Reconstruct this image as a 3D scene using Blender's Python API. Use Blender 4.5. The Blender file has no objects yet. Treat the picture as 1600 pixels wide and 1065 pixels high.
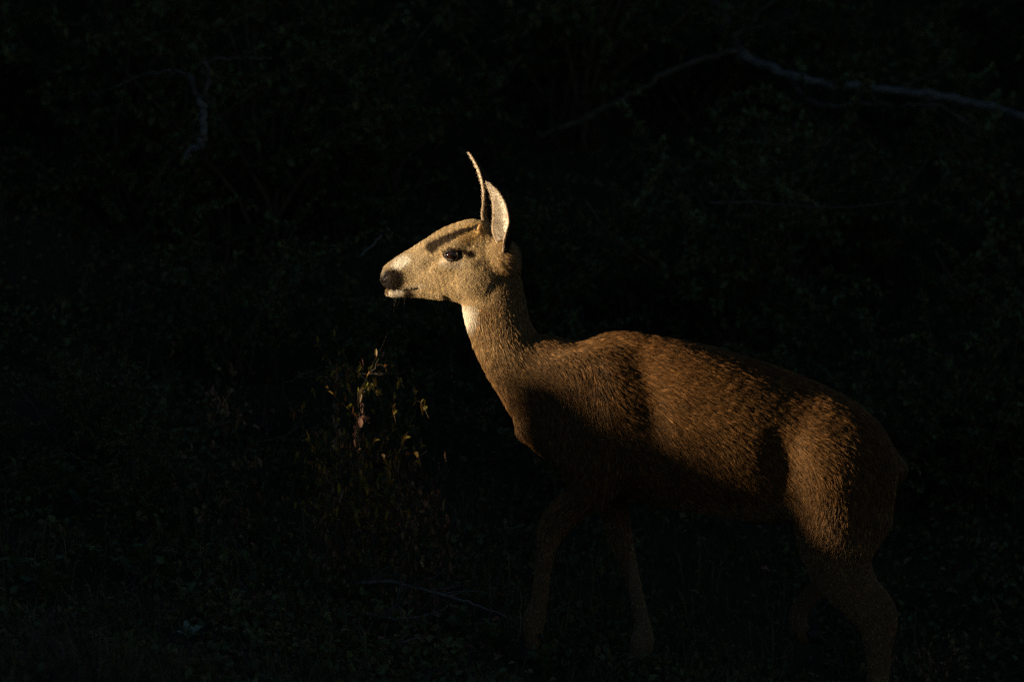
import bpy, math, random
import numpy as np
from mathutils import Vector

rng = np.random.default_rng(7)
random.seed(7)
scene = bpy.context.scene
COL = scene.collection
R = math.radians

# ------------------------------------------------------------------ camera
CAM = np.array([0.0, -12.0, 1.6])
S = 0.00167                                   # metres per photo pixel in the deer's plane
AIM = np.array([0.0, 0.0, (1060 - 532.5) * S])
DIST = float(np.linalg.norm(AIM - CAM))
FW = (AIM - CAM) / DIST
RT = np.array([1.0, 0.0, 0.0])
UP = np.cross(RT, FW)
cam = bpy.data.cameras.new('camera')
cam_o = bpy.data.objects.new('camera', cam)
COL.objects.link(cam_o)
cam_o.location = CAM
cam_o.rotation_euler = Vector(FW).to_track_quat('-Z', 'Y').to_euler()
cam.sensor_width = 36.0
cam.lens = 36.0 * DIST / (1600 * S)
cam.clip_start = 0.1
cam.clip_end = 500
cam.dof.use_dof = True
cam.dof.focus_distance = DIST - 0.08
cam.dof.aperture_fstop = 2.8
scene.camera = cam_o

# ------------------------------------------------------------------ light
SUN_EL = R(6.0)
SUN_AZ = R(15.0)                              # light runs to +x and a little away from the camera
LH = np.array([math.cos(SUN_AZ), math.sin(SUN_AZ)])
LD = Vector((LH[0] * math.cos(SUN_EL), LH[1] * math.cos(SUN_EL), -math.sin(SUN_EL)))
world = bpy.data.worlds.new('World')
scene.world = world
world.use_nodes = True
wn = world.node_tree.nodes
bg = wn['Background']
sky = wn.new('ShaderNodeTexSky')
sky.sky_type = 'NISHITA'
sky.sun_disc = False
sky.air_density = 1.0; sky.dust_density = 0.0; sky.ozone_density = 2.2
sky.sun_elevation = SUN_EL
sky.sun_rotation = math.atan2(-LH[0], -LH[1])
world.node_tree.links.new(sky.outputs[0], bg.inputs[0])
bg.inputs[1].default_value = 0.027
sun = bpy.data.lights.new('sun', 'SUN')
sun.energy = 5.0
sun.angle = R(0.53)
sun.color = (1.0, 0.78, 0.50)
sun_o = bpy.data.objects.new('sun', sun)
COL.objects.link(sun_o)
sun_o.rotation_euler = LD.to_track_quat('-Z', 'Y').to_euler()
sun_o.location = (-20, -6, 8)
vs = scene.view_settings
vs.view_transform = 'Standard'
vs.look = 'None'
vs.exposure = 0.85
vs.gamma = 1.0
scene.cycles.use_denoising = False
scene.cycles.max_bounces = 4
scene.cycles.diffuse_bounces = 2
scene.cycles.glossy_bounces = 2
scene.cycles.transmission_bounces = 2
scene.cycles_curves.shape = 'RIBBONS'
scene.cycles_curves.subdivisions = 2

# ------------------------------------------------------------------ helpers
def W(px, py, Y=0.0):
    """photo pixel -> world point at depth Y"""
    u = (px - 800) * S / DIST
    v = (532.5 - py) * S / DIST
    d = FW + RT * u + UP * v
    t = (Y - CAM[1]) / d[1]
    return CAM + d * t

def link(o, parent=None):
    COL.objects.link(o)
    if parent is not None:
        o.parent = parent
    return o

def tag(o, label=None, cat=None, group=None, kind=None):
    if label: o['label'] = label
    if cat: o['category'] = cat
    if group: o['group'] = group
    if kind: o['kind'] = kind
    return o

def mesh_np(name, V, F, smooth=True):
    """V (n,3), F (m,3) or (m,4) -> mesh"""
    V = np.ascontiguousarray(V, np.float32)
    F = np.ascontiguousarray(F, np.int32)
    me = bpy.data.meshes.new(name)
    k = F.shape[1]
    me.vertices.add(len(V)); me.vertices.foreach_set('co', V.ravel())
    me.loops.add(F.size); me.loops.foreach_set('vertex_index', F.ravel())
    me.polygons.add(len(F))
    me.polygons.foreach_set('loop_start', np.arange(0, F.size, k, dtype=np.int32))
    me.polygons.foreach_set('use_smooth', np.full(len(F), smooth, dtype=bool))
    me.update(calc_edges=True)
    me.validate()
    return me

def mobj(name, me, mat, parent=None, loc=None):
    if not me.materials:
        me.materials.append(mat)
    o = bpy.data.objects.new(name, me)
    if loc is not None: o.location = loc
    return link(o, parent)

def empty(name, loc):
    o = bpy.data.objects.new(name, None)
    o.location = loc
    o.empty_display_size = 0.05
    return link(o)

class MB:
    def __init__(s): s.v = []; s.f = []; s.n = 0
    def add(s, V, F):
        V = np.asarray(V, float); F = np.asarray(F, int)
        if F.shape[1] == 3: F = np.column_stack([F, F[:, 2]])
        s.v.append(V); s.f.append(F + s.n); s.n += len(V)
    def tube(s, pts, rad, k=6, cap=True):
        pts = np.asarray(pts, float); rad = np.broadcast_to(np.asarray(rad, float), (len(pts),))
        T = np.gradient(pts, axis=0); T /= np.linalg.norm(T, axis=1)[:, None] + 1e-12
        ref = np.array([0.13, 0.97, 0.2]) if abs(T[0, 1]) < .8 else np.array([1., 0, .1])
        a = np.cross(T, ref); a /= np.linalg.norm(a, axis=1)[:, None] + 1e-12
        b = np.cross(T, a)
        th = np.arange(k) * 2 * math.pi / k
        V = pts[:, None] + rad[:, None, None] * (np.cos(th)[None, :, None] * a[:, None] + np.sin(th)[None, :, None] * b[:, None])
        n = len(pts)
        i = np.arange(n - 1)[:, None] * k; j = np.arange(k)[None]
        F = np.stack([i + j, i + (j + 1) % k, i + k + (j + 1) % k, i + k + j], -1).reshape(-1, 4)
        V = V.reshape(-1, 3)
        if cap:
            V = np.vstack([V, pts[0], pts[-1]])
            c0, c1 = n * k, n * k + 1
            jj = np.arange(k)
            F = np.vstack([F, np.stack([np.full(k, c0), (jj + 1) % k, jj, jj], -1),
                           np.stack([np.full(k, c1), (n - 1) * k + jj, (n - 1) * k + (jj + 1) % k, (n - 1) * k + (jj + 1) % k], -1)])
        s.add(V, F)
    def mesh(s, name, smooth=True):
        V = np.vstack(s.v); F = np.vstack(s.f)
        tri = F[:, 2] == F[:, 3]
        me = bpy.data.meshes.new(name)
        me.vertices.add(len(V)); me.vertices.foreach_set('co', V.astype(np.float32).ravel())
        sizes = np.where(tri, 3, 4)
        keep = np.ones(F.shape, bool); keep[tri, 3] = False
        loops = F[keep]
        me.loops.add(len(loops)); me.loops.foreach_set('vertex_index', loops.astype(np.int32))
        me.polygons.add(len(F))
        me.polygons.foreach_set('loop_start', np.concatenate([[0], np.cumsum(sizes)[:-1]]).astype(np.int32))
        me.polygons.foreach_set('use_smooth', np.full(len(F), smooth, dtype=bool))
        me.update(calc_edges=True)
        me.validate()
        return me

def catmull(P, n):
    P = np.asarray(P, float)
    Q = np.vstack([2 * P[0] - P[1], P, 2 * P[-1] - P[-2]])
    out = []
    for i in range(len(P) - 1):
        p0, p1, p2, p3 = Q[i:i + 4]
        for t in np.arange(n) / n:
            out.append(.5 * (2 * p1 + (p2 - p0) * t + (2 * p0 - 5 * p1 + 4 * p2 - p3) * t * t + (3 * p1 - p0 - 3 * p2 + p3) * t ** 3))
    out.append(P[-1])
    return np.array(out)

def noise3(P, seed, scale):
    """cheap smooth noise in about -1..1, sums of sines"""
    r = np.random.default_rng(seed)
    o = np.zeros(len(P))
    for k in range(7):
        d = r.normal(size=3); d /= np.linalg.norm(d)
        f = (2 * math.pi / scale) * r.uniform(.6, 1.8)
        o += np.sin(P @ d * f + r.uniform(0, 6.28))
    return o / 3.5

# ------------------------------------------------------------------ materials
def new_mat(name):
    m = bpy.data.materials.new(name); m.use_nodes = True
    nt = m.node_tree
    return m, nt, nt.nodes['Principled BSDF']

def noisy_mat(name, cols, scale=8.0, rough=.8, bump=0.0, bscale=60.0, spec=.3, obj_var=0.0, translucent=0.0):
    m, nt, b = new_mat(name)
    tc = nt.nodes.new('ShaderNodeTexCoord')
    nz = nt.nodes.new('ShaderNodeTexNoise'); nz.inputs['Scale'].default_value = scale; nz.inputs['Detail'].default_value = 6
    nt.links.new(tc.outputs['Object'], nz.inputs['Vector'])
    rp = nt.nodes.new('ShaderNodeValToRGB')
    el = rp.color_ramp.elements
    while len(el) < len(cols): el.new(.5)
    for i, c in enumerate(cols):
        el[i].position = .3 + .4 * i / max(1, len(cols) - 1); el[i].color = (*c, 1)
    nt.links.new(nz.outputs['Fac'], rp.inputs['Fac'])
    out = rp.outputs['Color']
    if obj_var:
        geo = nt.nodes.new('ShaderNodeNewGeometry')
        hs = nt.nodes.new('ShaderNodeHueSaturation')
        mr = nt.nodes.new('ShaderNodeMapRange')
        mr.inputs['To Min'].default_value = 1 - obj_var; mr.inputs['To Max'].default_value = 1 + obj_var
        nt.links.new(geo.outputs['Random Per Island'], mr.inputs['Value'])
        nt.links.new(mr.outputs[0], hs.inputs['Value'])
        mr2 = nt.nodes.new('ShaderNodeMapRange')
        mr2.inputs['To Min'].default_value = .46; mr2.inputs['To Max'].default_value = .53
        mul = nt.nodes.new('ShaderNodeMath'); mul.operation = 'FRACT'
        m7 = nt.nodes.new('ShaderNodeMath'); m7.operation = 'MULTIPLY'; m7.inputs[1].default_value = 7.31
        nt.links.new(geo.outputs['Random Per Island'], m7.inputs[0]); nt.links.new(m7.outputs[0], mul.inputs[0])
        nt.links.new(mul.outputs[0], mr2.inputs['Value'])
        nt.links.new(mr2.outputs[0], hs.inputs['Hue'])
        nt.links.new(out, hs.inputs['Color']); out = hs.outputs['Color']
    nt.links.new(out, b.inputs['Base Color'])
    b.inputs['Roughness'].default_value = rough
    b.inputs['Specular IOR Level'].default_value = spec
    if bump:
        n2 = nt.nodes.new('ShaderNodeTexNoise'); n2.inputs['Scale'].default_value = bscale; n2.inputs['Detail'].default_value = 8
        nt.links.new(tc.outputs['Object'], n2.inputs['Vector'])
        bp = nt.nodes.new('ShaderNodeBump'); bp.inputs['Strength'].default_value = bump; bp.inputs['Distance'].default_value = .01
        nt.links.new(n2.outputs['Fac'], bp.inputs['Height']); nt.links.new(bp.outputs[0], b.inputs['Normal'])
    if translucent:
        tr = nt.nodes.new('ShaderNodeBsdfTranslucent'); mx = nt.nodes.new('ShaderNodeMixShader')
        mx.inputs[0].default_value = translucent
        nt.links.new(out, tr.inputs['Color'])
        nt.links.new(b.outputs[0], mx.inputs[1]); nt.links.new(tr.outputs[0], mx.inputs[2])
        nt.links.new(mx.outputs[0], nt.nodes['Material Output'].inputs['Surface'])
    return m

# ================================================================== THE SETTING
def softplus(v, k): return np.logaddexp(0, v / k) * k
def ground_z(x, y, fine=True):
    x = np.asarray(x, float); y = np.asarray(y, float)
    z = .058 - .276 * (x - .047)
    z = z - .15 * softplus(-(x + .35), .15) + .16 * softplus(x - 1.3, .3)       # flatter to both sides
    z = z - .10 * softplus(-(x + 3.0), .5)
    h = .16 * np.maximum(y, -2.2) + .30 * softplus(y - .75, .25) + .10 * softplus(y - 3, .5) - .30 * softplus(y - 22, 2)
    z = z + h
    P = np.column_stack([np.broadcast_to(x, z.shape).ravel(), np.broadcast_to(y, z.shape).ravel(), np.zeros(z.size)])
    far = np.clip((np.hypot(x - .5, y) - .6) / 1.5, 0, 1)
    z = z + (noise3(P, 31, 1.3).reshape(z.shape) * .05 + noise3(P, 32, 4.5).reshape(z.shape) * .12) * far
    if fine: z = z + noise3(P, 33, .22).reshape(z.shape) * .010
    return z
def grid_axis(lo, hi, near, fine, coarse):
    a = [0.0]
    while a[-1] < hi: a.append(a[-1] + (fine if a[-1] < near else min(coarse, fine + (a[-1] - near) * .12)))
    b = [0.0]
    while b[-1] > lo: b.append(b[-1] - (fine if b[-1] > -near else min(coarse, fine + (-near - b[-1]) * .12)))
    return np.array(b[:0:-1] + a)
gx = grid_axis(-70, 70, 2.6, .045, 4); gy = grid_axis(-40, 90, 4.2, .045, 4)
GX, GY = np.meshgrid(gx, gy, indexing='ij')
GZ = ground_z(GX, GY)
n1, n2 = GX.shape
ii = np.arange(n1 - 1)[:, None] * n2; jj = np.arange(n2 - 1)[None]
GQ = np.stack([ii + jj, ii + n2 + jj, ii + n2 + jj + 1, ii + jj + 1], -1).reshape(-1, 4)
m_earth = noisy_mat('earth', [(.016, .012, .008), (.040, .031, .021), (.028, .031, .016)], 3.0, .95, .8, 45, .1)
go = mobj('ground', mesh_np('ground', np.column_stack([GX.ravel(), GY.ravel(), GZ.ravel()]), GQ), m_earth)
tag(go, kind='structure')

# added unseen bank at left: blocks the low sun except through its notch
EDGE = [(1262, 815, -.176), (1250, 792, -.176), (1180, 740, -.183), (1070, 684, -.180), (990, 640, -.155), (930, 600, -.132), (850, 578, -.100), (775, 566, -.062)]
TE = math.tan(SUN_EL)
BP = []; BZ = []
for px, py, yy in EDGE:                       # places on the animal where light gives way to shade
    xx = (px - 800) * S; zz = (1060 - py) * S
    BP.append(-xx * LH[1] + yy * LH[0]); BZ.append(zz + (xx * LH[0] + yy * LH[1]) * TE)
BP = [-14, -1.2, -.75, BP[0] - .20, BP[0] - .08, BP[0] - .03] + BP + [-.02, .02, .10, .145, .165, .185, .205, .26, .6, 2, 9, 14]
BZ = [.95, .90, .70, .52, .42, .42] + BZ + [.66, .58, .56, .57, .66, 1.1, 1.5, 1.9, 2.6, 3.6, 6.5, 8.0]
bp = np.unique(np.concatenate([np.linspace(-12, -1, 40), np.linspace(-1, .8, 150), np.linspace(.8, 14, 60)]))
bt = np.linspace(-4, 4, 61)
BT = 12.0
PP, TT = np.meshgrid(bp, bt, indexing='ij')
ROUGH = noise3(np.column_stack([bp, bp * 0, bp * 0]), 41, .10) * .018
crest = np.interp(bp, BP, BZ) + ROUGH + BT * math.tan(SUN_EL)
X = (-BT + TT) * LH[0] - PP * LH[1]; Y = (-BT + TT) * LH[1] + PP * LH[0]
G = ground_z(X, Y, False)
shape = np.exp(-(np.abs(TT) / 1.5) ** 2.2)
Zb = G - .15 + (np.maximum(crest[:, None] - G, .1) + .15) * shape
Zb = Zb + noise3(np.column_stack([X.ravel(), Y.ravel(), Zb.ravel()]), 42, .6).reshape(Zb.shape) * .06 * (1 - shape)
n1, n2 = PP.shape
ii = np.arange(n1 - 1)[:, None] * n2; jj = np.arange(n2 - 1)[None]
bq = np.stack([ii + jj, ii + jj + 1, ii + n2 + jj + 1, ii + n2 + jj], -1).reshape(-1, 4)[:, ::-1]
bo = mobj('shade_bank', mesh_np('shade_bank', np.column_stack([X.ravel(), Y.ravel(), Zb.ravel()]), bq), m_earth)
tag(bo, kind='structure')

# ------------------------------------------------------------------ plants
def leaves(P, Dv, N, L, Wd, fold=.25, curl=.15):
    """folded six-point leaves; arrays of base, direction, normal, length, half width -> V, F"""
    n = len(P)
    Dv = Dv / (np.linalg.norm(Dv, axis=1)[:, None] + 1e-9)
    B = np.cross(Dv, N); B /= np.linalg.norm(B, axis=1)[:, None] + 1e-9
    U = np.cross(B, Dv)
    L = L[:, None]; Wd = Wd[:, None]
    up = U * fold * Wd
    V = np.stack([P, P + Dv * L * .35 + B * Wd + up, P + Dv * L * .72 + B * Wd * .75 + up - U * curl * L * .5, P + Dv * L - U * curl * L,
                  P + Dv * L * .72 - B * Wd * .75 + up - U * curl * L * .5, P + Dv * L * .35 - B * Wd + up, P + Dv * L * .5 - U * curl * L * .25], 1).reshape(-1, 3)
    o = (np.arange(n) * 7)[:, None]
    F = np.concatenate([o + np.array(f)[None] for f in [(0, 1, 6), (1, 2, 6), (2, 3, 6), (3, 4, 6), (4, 5, 6), (5, 0, 6)]])
    return V, F
def unit(v): return v / (np.linalg.norm(v, axis=-1, keepdims=True) + 1e-9)

m_leaf = noisy_mat('shrub_leaf', [(.045, .075, .028), (.085, .115, .040), (.115, .110, .050)], 6, .5, 0, spec=.4, obj_var=.5, translucent=.25)
m_leaf2 = noisy_mat('herb_leaf', [(.055, .110, .045), (.090, .145, .060)], 9, .5, .25, 120, .4, obj_var=.25, translucent=.2)
m_pale = noisy_mat('pale_leaf', [(.16, .24, .19), (.22, .30, .24)], 20, .6, .2, 120, .3, translucent=.15)
m_autumn = noisy_mat('autumn_leaf', [(.05, .10, .015), (.22, .17, .02), (.40, .18, .05)], 28, .45, 0, spec=.4, obj_var=.4, translucent=.25)
m_dryleaf = noisy_mat('dry_leaf', [(.10, .05, .025), (.30, .20, .12)], 30, .7, 0, spec=.2, obj_var=.5, translucent=.1)
m_stem = noisy_mat('bark_stem', [(.05, .035, .025), (.11, .085, .06)], 30, .8, .4, 150, .2)
m_grey = noisy_mat('weathered_wood', [(.055, .060, .066), (.15, .155, .16), (.10, .104, .107)], 14, .75, .8, 60, .25)
m_twig = noisy_mat('dead_twig', [(.045, .040, .034), (.12, .105, .09)], 25, .8, .5, 90, .2)
m_grass = noisy_mat('grass_blade', [(.050, .070, .026), (.12, .105, .05)], 3, .6, 0, spec=.3, obj_var=.5, translucent=.2)
m_straw = noisy_mat('straw', [(.10, .08, .05), (.20, .16, .10)], 12, .6, 0, spec=.3, obj_var=.3)

def wander(p, d, L, n, jit, grav=0.0, r=random):
    pts = [np.array(p, float)]; d = np.array(d, float); d /= np.linalg.norm(d)
    for i in range(n):
        d = d + np.array([r.gauss(0, jit), r.gauss(0, jit), r.gauss(0, jit) + grav]); d /= np.linalg.norm(d)
        pts.append(pts[-1] + d * L / n)
    return np.array(pts)

def shrub_meshes(seed, H, Rd, stems, nleaf, lsize, name, thin=1.0):
    r = random.Random(seed); rg = np.random.default_rng(seed)
    st = MB(); anchors = []; dirs = []
    for k in range(stems):
        a = r.uniform(0, 6.28); lean = r.uniform(.1, 1.0) * Rd / H
        p = wander((r.gauss(0, .04), r.gauss(0, .04), -.03), (math.cos(a) * lean, math.sin(a) * lean, 1), H * r.uniform(.7, 1.1), 7, .16, 0, r)
        st.tube(p, np.linspace(.008, .003, len(p)) * (H / .8) * thin, 5)
        for m in range(r.randint(5, 8)):
            i = r.randint(2, len(p) - 1)
            b = r.uniform(0, 6.28)
            q = wander(p[i], (math.cos(b), math.sin(b), r.uniform(-.1, .9)), H * r.uniform(.18, .42), 4, .22, 0, r)
            st.tube(q, np.linspace(.0035, .0012, len(q)) * (H / .8) * thin, 4, cap=False)
            for s in range(1, len(q)):
                anchors.append((q[s - 1], q[s])); dirs.append(unit(q[s] - q[s - 1]))
    A = np.array(anchors); Dr = np.array(dirs)
    pick = rg.integers(0, len(A), nleaf)
    t = rg.random(nleaf)[:, None]
    P = A[pick, 0] * (1 - t) + A[pick, 1] * t
    dv = unit(Dr[pick] * .6 + rg.normal(size=(nleaf, 3)) * .75 + np.array([0, 0, .15]))
    nn = unit(rg.normal(size=(nleaf, 3)) * .6 + np.array([0, 0, 1.]))
    L = lsize * rg.uniform(.6, 1.3, nleaf)
    V, F = leaves(P, dv, nn, L, L * rg.uniform(.22, .34, nleaf))
    return st.mesh(name + '_stem'), mesh_np(name + '_foliage', V, F, False)

def put_shrub(pre, name, label, cat, group, loc, rot, sc, mats, k=0):
    e = empty(name, loc); e.rotation_euler = (0, 0, rot); e.scale = (sc, sc, sc)
    tag(e, label, cat, group)
    mobj('stem', pre[0], mats[0], e); mobj('foliage', pre[1], mats[1], e)
    return e
def on_ground(px, py, Y0=None):
    """where the sight line through a photo pixel meets the ground"""
    u = (px - 800) * S / DIST; v = (532.5 - py) * S / DIST
    d = FW + RT * u + UP * v
    ts = np.linspace(8, 40, 4000)
    P = CAM + ts[:, None] * d
    z = ground_z(P[:, 0], P[:, 1], False)
    i = int(np.argmax(P[:, 2] < z))
    return np.array([P[i, 0], P[i, 1], z[i]])
def sit(x, y, dz=0.0): return (x, y, float(ground_z(np.array([x]), np.array([y]), False)[0]) + dz)

kinds = [shrub_meshes(101, .75, .55, 12, 3400, .030, 'shrub_a'), shrub_meshes(102, .95, .5, 11, 3600, .034, 'shrub_b'),
         shrub_meshes(103, .55, .6, 13, 3200, .026, 'shrub_c'), shrub_meshes(104, 1.2, .8, 14, 4200, .040, 'shrub_d')]
labs = ['rounded small-leaved dark shrub', 'upright leafy dark shrub',
        'low spreading small-leaved dark shrub', 'tall loose shrub with larger leaves']
rs = random.Random(5)
spots = []
for row, (yy, nx, half) in enumerate([(1.25, 10, 1.9), (1.75, 11, 2.1), (2.3, 11, 2.3), (2.9, 11, 2.5), (3.6, 11, 2.8), (4.5, 10, 3.2), (5.6, 9, 3.6)]):
    for i in range(nx):
        x = -half + 2 * half * (i + .5) / nx + rs.gauss(0, .16)
        y = yy + rs.gauss(0, .22)
        if row == 0 and x > -.35: y += .25
        # the dead tree and the pale snag stay in view
        if row in (2, 3) and .1 < x < 2.6 and rs.random() < .35: continue
        spots.append((x, y, rs.randint(0, 3) if row > 1 else rs.choice([0, 2, 2, 1])))
def near_what(x, y):
    if x < -.45 and 1.2 < y < 2.6: return 'beside the pale broken snag'
    if x > .1 and y > 2.5: return 'by the fallen dead tree'
    if x > -.1: return 'behind the deer\'s back'
    if y < 1.9: return 'on the slope before the deer\'s face'
    return 'far up the slope beyond the broken snag'
for x, y in [(-1.5, .75), (-1.2, .85), (-.9, .7), (-.62, .85), (-1.35, .42), (-1.05, .38)]: spots.append((x + rs.gauss(0, .05), y, rs.choice([0, 2])))
for x, y, k in spots:
    sc = rs.uniform(.7, 1.15)
    if y < 1.0: sc *= .42
    elif y < 2.0: sc *= .62
    elif y < 3.4: sc *= .8
    nw = near_what(x, y)
    put_shrub(kinds[k], 'leafy_shrub', labs[k] + ' ' + nw, 'shrub', 'leafy shrubs ' + nw, sit(x, y), rs.uniform(0, 6.28), sc, (m_stem, m_leaf))

# small plants near the deer whose tips catch the sun
sprig = [shrub_meshes(201, .26, .12, 6, 200, .016, 'sprig_a', .45), shrub_meshes(202, .40, .08, 6, 300, .016, 'sprig_b', .45), shrub_meshes(203, .22, .14, 7, 200, .014, 'sprig_c', .45)]
def sprig_at(k, px, py, Y, sc, label, leafmat, name='leafy_sprig'):
    top = W(px, py, Y)
    g = sit(top[0], Y)
    h = [.26, .40, .22][k] * sc
    e = put_shrub(sprig[k], name, label, 'plant', None, g, rs.uniform(0, 6), sc, (m_stem, leafmat))
    zs = max(.6, (top[2] - g[2]) / h) * sc
    e.scale = (sc, sc, zs)
    return e
sprig_at(1, 510, 538, .112, .8, 'slim sprig of yellow-green leaves touched by sun, in front of the muzzle', m_autumn)
sprig_at(1, 572, 520, .18, .9, 'sprig of yellowing leaves under the deer\'s chin', m_autumn)
sprig_at(1, 606, 508, .172, .9, 'tall twiggy sprig with curled brown leaves under the deer\'s chin', m_dryleaf)
sprig_at(0, 548, 585, .16, .9, 'short sprig of small dry leaves between two taller sprigs', m_dryleaf)
sprig_at(2, 540, 690, .11, .9, 'low dry sprig with pale seed tips on the slope before the deer', m_dryleaf)
sprig_at(2, 618, 700, .09, .9, 'low sprig with reddish dry leaves before the deer\'s chest', m_dryleaf)
sprig_at(2, 690, 655, .15, 1.1, 'small green sprig beside a curved tan twig', m_leaf)
sprig_at(2, 1400, 945, .22, .8, 'yellow-leaved sprig behind the hind hock', m_autumn)
sprig_at(2, 1455, 955, .30, .9, 'reddish-leaved sprig on the litter behind the deer', m_dryleaf)
sprig_at(0, 335, 565, .30, 1.2, 'yellow-tipped leafy sprig among dry grass stalks', m_autumn)

# broad-leaved herbs in the foreground: every leaf its own piece
def herb_leaf(L, Wd, seed):
    rg = np.random.default_rng(seed)
    t = np.linspace(0, 1, 9); prof = np.sin(np.pi * t ** .8) ** .8 * Wd; prof[0] = Wd * .08; prof[-1] = .0005
    V = []
    for i, a in enumerate(t):
        zc = L * (.35 * a - .42 * a * a)
        wv = .006 * math.sin(a * 17 + seed)
        for s in (-1, -.5, 0, .5, 1):
            V.append((a * L, s * prof[i], zc + abs(s) * prof[i] * .45 + wv * abs(s)))
    Fq = [(i * 5 + j, (i + 1) * 5 + j, (i + 1) * 5 + j + 1, i * 5 + j + 1) for i in range(8) for j in range(4)]
    return mesh_np('herb_leaf', np.array(V), np.array(Fq))
hl = [herb_leaf(.085, .021, 1), herb_leaf(.10, .026, 2), herb_leaf(.07, .023, 3)]
HERBS = []
def herb(px, py, n, sc, label, mat=m_leaf2, name='broad_leaved_herb', group=None):
    g = on_ground(px, py); HERBS.append((g[0], g[1], .085 * sc))
    e = empty(name, (g[0], g[1], g[2] + .012)); tag(e, label, 'plant', group)
    st = MB(); hgt = .05 * sc
    st.tube(np.array([[0, 0, -.03], [0, .003, hgt * .5], [.003, 0, hgt]]), [.005 * sc, .004 * sc, .002 * sc], 6)
    mobj('stem', st.mesh('herb_stem'), m_leaf2, e)
    for k in range(n):
        me_ = hl[k % 3] if mat is m_leaf2 else hl[k % 3].copy()
        if mat is not m_leaf2: me_.materials.clear()
        o = mobj('leaf', me_, mat, e, (rs.gauss(0, .004), rs.gauss(0, .004), hgt * (.15 + .85 * k / n)))
        o.rotation_euler = (rs.gauss(0, .25), -R(10 + 50 * k / n) + rs.gauss(0, .15), k * 2.4 + rs.gauss(0, .3))
        q = sc * rs.uniform(.75, 1.15) * (1 - .35 * k / n); o.scale = (q, q, q)
    return e
herb(220, 915, 15, 1.15, 'full broad-leaved herb with upright leaves in the dark foreground')
herb(150, 900, 9, .8, 'small broad-leaved herb beside a fuller one')
herb(262, 930, 11, .95, 'broad-leaved herb leaning over bare soil beside a fuller one')
herb(70, 945, 15, 1.2, 'dense clump of broad leaves at the far end of the dark slope')
herb(30, 920, 9, .9, 'broad-leaved herb half behind a dense leaf clump')
herb(95, 772, 10, .9, 'low rosette of narrow green leaves among dry stems')
herb(128, 800, 9, 1.0, 'flat rosette of wide leaves below a narrower rosette')
herb(215, 815, 9, 1.0, 'dark broad-leaved herb under the shrubs')
herb(395, 855, 11, .9, 'broad-leaved herb with yellowing tips above a twig')
herb(432, 880, 8, .85, 'broad-leaved herb with a long drooping leaf')
herb(740, 965, 9, .8, 'broad-leaved herb between fallen sticks')
herb(765, 1020, 10, .9, 'lush broad-leaved herb just ahead of the leading hoof')
herb(725, 990, 7, .7, 'small broad-leaved herb behind a lush one')
herb(850, 1062, 12, .85, 'broad-leaved herb below the leading hoof')
herb(410, 925, 8, .8, 'broad-leaved herb by a bent dry twig')
ph = herb(293, 1010, 7, .62, 'small pale blue-green seedling on the bare soil', m_pale, 'pale_seedling')

# dead wood
def limb(mb, pts, r0, r1, k=8, n=6, jit=.004):
    P = catmull(pts, n); P = P + rng.normal(size=P.shape) * jit
    mb.tube(P, np.linspace(r0, r1, len(P)) * (1 + .10 * rng.normal(size=len(P))), k)
def Wl(*a): return [W(*p) for p in a]
base = on_ground(1150, 150)
dt = empty('dead_tree', (base[0], base[1], base[2])); tag(dt, 'grey fallen dead tree with bare limbs lying across the hillside', 'dead tree')
def part_limb(root, name, specs, mat):
    for pts, r0, r1 in specs:
        mb = MB(); limb(mb, [np.array(p) - np.array(root.location) for p in Wl(*pts)], r0, r1)
        mobj(name, mb.mesh(name), mat, root)
Yd = 3.2
part_limb(dt, 'trunk', [([(1095, -60, Yd + .5), (1120, 10, Yd + .3), (1140, 60, Yd + .15), (1165, 95, Yd)], .036, .026)], m_twig)
part_limb(dt, 'branch', [
    ([(1160, 88, Yd), (1215, 110, Yd - .05), (1260, 124, Yd - .1), (1330, 135, Yd - .1), (1400, 141, Yd - .15), (1480, 152, Yd - .2), (1550, 168, Yd - .25), (1640, 200, Yd - .3)], .015, .013)], m_grey)
part_limb(dt, 'branch', [
    ([(1408, 141, Yd - .15), (1440, 122, Yd - .2), (1484, 100, Yd - .3)], .007, .003),
    ([(1150, 80, Yd), (1060, 105, Yd - .1), (1005, 138, Yd - .15), (960, 160, Yd - .2), (915, 184, Yd - .25), (845, 212, Yd - .3)], .010, .006),
    ([(1230, 118, Yd), (1270, 160, Yd - .2), (1310, 164, Yd - .25), (1340, 162, Yd - .3), (1420, 164, Yd - .3), (1470, 168, Yd - .35), (1530, 205, Yd - .35), (1575, 250, Yd - .3)], .009, .005),
    ([(1145, 60, Yd), (1180, 25, Yd + .1), (1230, -20, Yd + .2)], .008, .004),
    ([(1160, 45, Yd), (1200, 40, Yd), (1250, 20, Yd)], .005, .002)], m_twig)
sn = empty('dead_snag', sit(W(300, 240, 1.8)[0], 1.8)); tag(sn, 'pale broken snag with a forked top standing in the shrubs', 'dead snag')
part_limb(sn, 'trunk', [([(288, 248, 1.75), (298, 236, 1.74), (314, 228, 1.72), (319, 205, 1.7), (317, 175, 1.7), (315, 155, 1.7)], .0095, .0115)], m_grey)
part_limb(sn, 'branch', [([(315, 158, 1.7), (305, 140, 1.72), (296, 118, 1.75)], .009, .006), ([(317, 160, 1.7), (324, 142, 1.68), (322, 104, 1.7), (310, 98, 1.72)], .008, .006),
                         ([(300, 122, 1.75), (270, 112, 1.78), (225, 118, 1.8), (185, 134, 1.85), (150, 150, 1.9)], .005, .003),
                         ([(310, 100, 1.72), (350, 94, 1.72), (385, 90, 1.74), (425, 92, 1.78)], .005, .003)], m_twig)
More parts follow.
